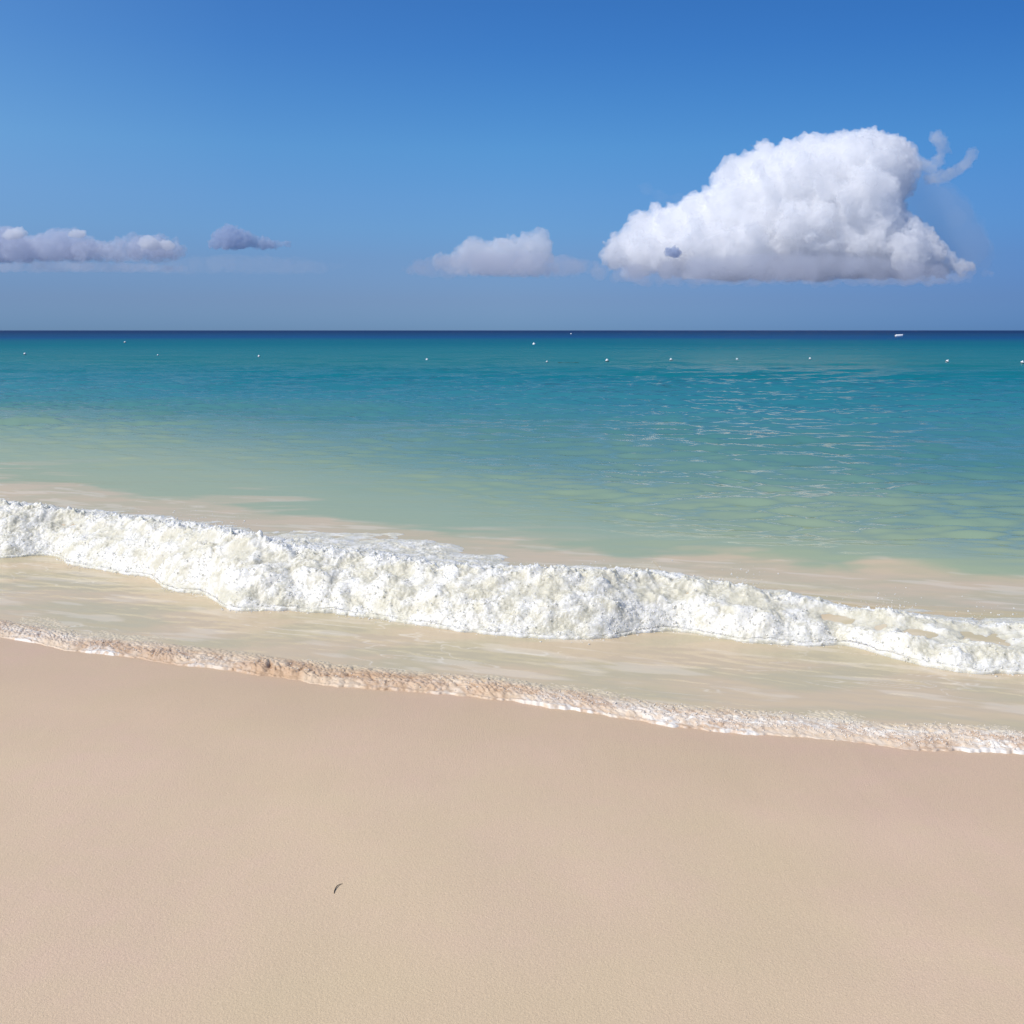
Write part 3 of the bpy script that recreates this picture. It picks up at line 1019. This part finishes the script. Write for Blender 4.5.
s_outline = [(205, 246), (210, 234), (222, 226), (234, 225), (246, 231), (260, 237), (276, 240), (292, 241), (294, 246), (276, 250), (240, 251), (214, 250)]
cm4 = cloud_mat('shade_slate_cumulus', (0.64, 0.72, 0.86), 130.0, 0.04)  # darker albedo stands in for this cloud lying in shadow
cloud('small slate grey cloud with a tapering tail right of the long grey bank', s_outline, cm4.m, [],
      120, 400, 14, 0.9, [(10, 4.5, 3), (4, 2.6, 2)], 15, 12, 250)

f_outline = [(661, 253), (666, 248), (674, 247), (681, 251), (683, 256), (676, 259), (668, 257)]
me, cen, _ = cloud_mesh('cloud_scrap', f_outline, 40, 120, 6, 0.6, [(5, 3.0, 2), (2, 1.2, 2)], 31, 5, None, 9500.0)
cm5 = cloud_mat('cloud_scrap', (0.62, 0.70, 0.84), 60.0, 0.1)  # shadow on the scrap is painted in through its dim albedo
o = link('cloud_scrap', me, cm5.m)
o.location = cen
tag(o, 'tiny dark grey cloud scrap in front of the large white cumulus', 'cloud', 'clouds above the sea')

# ------------------------------------------------------------------ things afloat
buoy_m = Mat('white_float')
buoy_m.b.inputs['Base Color'].default_value = (0.82, 0.83, 0.82, 1)
buoy_m.b.inputs['Roughness'].default_value = 0.35
band_m = Mat('dark_band')
band_m.b.inputs['Base Color'].default_value = (0.03, 0.05, 0.06, 1)


def lathe(profile, n=20):
    pr = np.array(profile, float)
    a = np.linspace(0, 2 * math.pi, n, endpoint=False)
    V_ = np.stack([pr[:, 0][:, None] * np.cos(a), pr[:, 0][:, None] * np.sin(a), np.repeat(pr[:, 1][:, None], n, 1)], -1).reshape(-1, 3)
    fs = []
    for i in range(len(pr) - 1):
        for j in range(n):
            fs.append((i * n + j, i * n + (j + 1) % n, (i + 1) * n + (j + 1) % n, (i + 1) * n + j))
    return raw_mesh('lathe', V_, np.array(fs))


buoy_me = lathe([(0.001, -0.16), (0.09, -0.15), (0.17, -0.08), (0.19, 0.0), (0.175, 0.07), (0.12, 0.14), (0.06, 0.17), (0.045, 0.19), (0.045, 0.23), (0.03, 0.25), (0.001, 0.25)])
buoy_me.materials.append(buoy_m.m)
band_me = lathe([(0.17, -0.085), (0.192, -0.03), (0.196, 0.0), (0.192, 0.02), (0.17, 0.02)])
band_me.materials.append(band_m.m)
for m_ in (buoy_me, band_me):
    m_.polygons.foreach_set('use_smooth', np.ones(len(m_.polygons), bool))
buoys = [(25, 355.5, 1.1, 'white float at the far left end of the buoy line'),
         (158, 356.3, .7, 'small white float second from the left on the buoy line'),
         (259, 357.0, 1.0, 'white float below the small slate grey cloud'),
         (427, 359.3, 1.0, 'white float below the left end of the small middle cumulus'),
         (547, 361.3, .85, 'white float just left of the dark floating rope'),
         (607, 361.0, 1.25, 'bright white float just right of the dark floating rope'),
         (671, 360.3, 1.1, 'white float below the tiny dark cloud scrap'),
         (737, 360.3, .85, 'small white float below the left half of the large cumulus'),
         (810, 359.5, .9, 'white float below the middle of the large cumulus'),
         (947, 362.0, 1.2, 'white float below the right end of the large cumulus'),
         (1022, 363.2, 1.2, 'white float at the far right end of the buoy line'),
         (125, 343.2, 1.2, 'distant white float far out below the grey cloud bank'),
         (534, 344.5, 1.5, 'distant white float far out, nearest to the middle of the sea'),
         (571, 333.6, 3.2, 'farthest white float, on the dark blue water under the horizon')]
for i, (bx0, by0, sc, lab) in enumerate(buoys):
    x, y = ground(bx0, by0 + 0.6)
    ob = link('buoy', buoy_me, None, None, False)
    ob.location = (float(x), float(y), sea_level(x, y) + 0.03)
    ob.scale = (sc * 0.38,) * 3 if by0 > 350 else (sc * 0.6,) * 3
    ob.rotation_euler = (R(rng.uniform(-25, 25)), R(rng.uniform(-25, 25)), rng.uniform(0, 6))
    tag(ob, lab, 'buoy', 'white floats marking the swimming area')
    bd = link('waterline_band', band_me, None, ob, False)


def tube(pts, rads, n=8):
    pts = np.array(pts, float)
    d = np.gradient(pts, axis=0)
    d /= np.linalg.norm(d, axis=1, keepdims=True)
    up = np.array([0.0, 0.0, 1.0])
    s = np.cross(d, up)
    s /= np.maximum(np.linalg.norm(s, axis=1, keepdims=True), 1e-6)
    u = np.cross(s, d)
    a = np.linspace(0, 2 * math.pi, n, endpoint=False)
    V_ = pts[:, None] + (np.cos(a)[None, :, None] * s[:, None] + np.sin(a)[None, :, None] * u[:, None]) * np.array(rads)[:, None, None]
    m = len(pts)
    fs = [(i * n + j, i * n + (j + 1) % n, (i + 1) * n + (j + 1) % n, (i + 1) * n + j) for i in range(m - 1) for j in range(n)]
    return raw_mesh('tube', V_.reshape(-1, 3), np.array(fs))


rope_m = Mat('dark_rope')
rope_m.b.inputs['Base Color'].default_value = (0.03, 0.11, 0.11, 1)
rx, ry = ground(np.linspace(558, 579, 14), np.full(14, 362.6))
pts = np.stack([rx, ry, 0.02 + np.array([sea_level(a, b_) for a, b_ in zip(rx, ry)]) + 0.008 * np.sin(np.arange(14) * 1.3)], -1)
rp = link('floating_rope', tube(pts, np.full(14, 0.022)), rope_m.m)
tag(rp, 'dark rope floating between two white buoys on the turquoise water', 'rope')

# small white boat near the horizon
hull_m = Mat('white_hull')
hull_m.b.inputs['Base Color'].default_value = (0.80, 0.82, 0.84, 1)
hull_m.b.inputs['Roughness'].default_value = 0.4
dark_m = Mat('boat_dark')
dark_m.b.inputs['Base Color'].default_value = (0.05, 0.06, 0.08, 1)
x, y = ground(899, 337.4)
boat = bpy.data.objects.new('boat', None)
COL.objects.link(boat)
boat.location = (float(x), float(y), sea_level(x, y))
boat.rotation_euler = (0, 0, R(6))
boat.scale = (0.88, 0.88, 0.88)
tag(boat, 'small white boat far out near the horizon below the large cumulus', 'boat')
st = np.linspace(0, 1, 17)
secs = []
for s_ in st:
    w = 0.38 * (1 - max(0, (s_ - 0.45) / 0.55) ** 2.2) + 0.012
    zt = 0.78 + 0.08 * s_ ** 2.5
    zb = -0.12 + 0.25 * max(0, s_ - 0.7)
    xx = -1.0 + 2.05 * s_
    secs.append([(xx, -w, zt), (xx + .0, -w * 0.88, zt * 0.4), (xx, -w * .45, zb), (xx, 0, zb - 0.03), (xx, w * .45, zb), (xx, w * .88, zt * .4), (xx, w, zt),
                 (xx, w * .88, zt - 0.02), (xx, w * .7, 0.10), (xx, -w * .7, 0.10), (xx, -w * .88, zt - 0.02)])
secs = np.array(secs)
m_, n_ = secs.shape[:2]
fs = [(i * n_ + j, i * n_ + (j + 1) % n_, (i + 1) * n_ + (j + 1) % n_, (i + 1) * n_ + j) for i in range(m_ - 1) for j in range(n_)]
me = raw_mesh('hull', secs.reshape(-1, 3), np.array(fs))
bm = bmesh.new()
bm.from_mesh(me)
bmesh.ops.holes_fill(bm, edges=bm.edges)
bm.to_mesh(me)
bm.free()
link('hull', me, hull_m.m, boat, False)


def box_mesh(name, cx, cy, cz, sx, sy, sz, bev=0.01):
    bm = bmesh.new()
    bmesh.ops.create_cube(bm, size=1.0)
    for v in bm.verts:
        v.co = Vector((cx + v.co.x * sx, cy + v.co.y * sy, cz + v.co.z * sz))
    bmesh.ops.bevel(bm, geom=bm.edges[:], offset=bev, segments=2, affect='EDGES')
    me = bpy.data.meshes.new(name)
    bm.to_mesh(me)
    bm.free()
    return me


for bx0 in (-0.45, 0.15):
    link('seat', box_mesh('seat', bx0, 0, 0.62, 0.22, 0.60, 0.05), hull_m.m, boat)
link('outboard_motor', box_mesh('outboard_motor', -1.08, 0, 0.74, 0.14, 0.20, 0.40, 0.03), dark_m.m, boat)

# ------------------------------------------------------------------ bits on the sand
def sand_point(px, py):
    z = 0.05
    for _ in range(6):
        x, y = ground(px, py, z)
        z = float(sand_z(np.array(x), np.array(y)))
    return float(x), float(y), z


tw = Mat('twig')
tw.b.inputs['Base Color'].default_value = (0.035, 0.025, 0.015, 1)
tw.b.inputs['Roughness'].default_value = 0.7
pp = [(334.2, 894.5), (334.6, 892), (335.6, 889.8), (337.2, 887.8), (339.4, 886.2), (342.5, 884.9)]
pts = np.array([sand_point(a, b_) for a, b_ in pp])
pts[:, 2] += np.array([0.003, 0.004, 0.005, 0.006, 0.005, 0.004])
cen = pts.mean(0)
o = link('twig', tube(pts - cen, [0.0010, 0.0013, 0.0012, 0.0011, 0.0009, 0.0005]), tw.m)
o.location = cen
tag(o, 'thin dark curved twig lying on the bare sand', 'twig')
pp = [(770.5, 907.0), (772, 907.8), (773.5, 908.8), (775.3, 910.2)]
pts = np.array([sand_point(a, b_) for a, b_ in pp])
pts[:, 2] += 0.001
cen = pts.mean(0)
o = link('seaweed_strand', tube(pts - cen, [0.0006, 0.0013, 0.0014, 0.0008]), tw.m)
o.location = cen
tag(o, 'tiny dark straight strand of seaweed on the sand at right', 'seaweed')
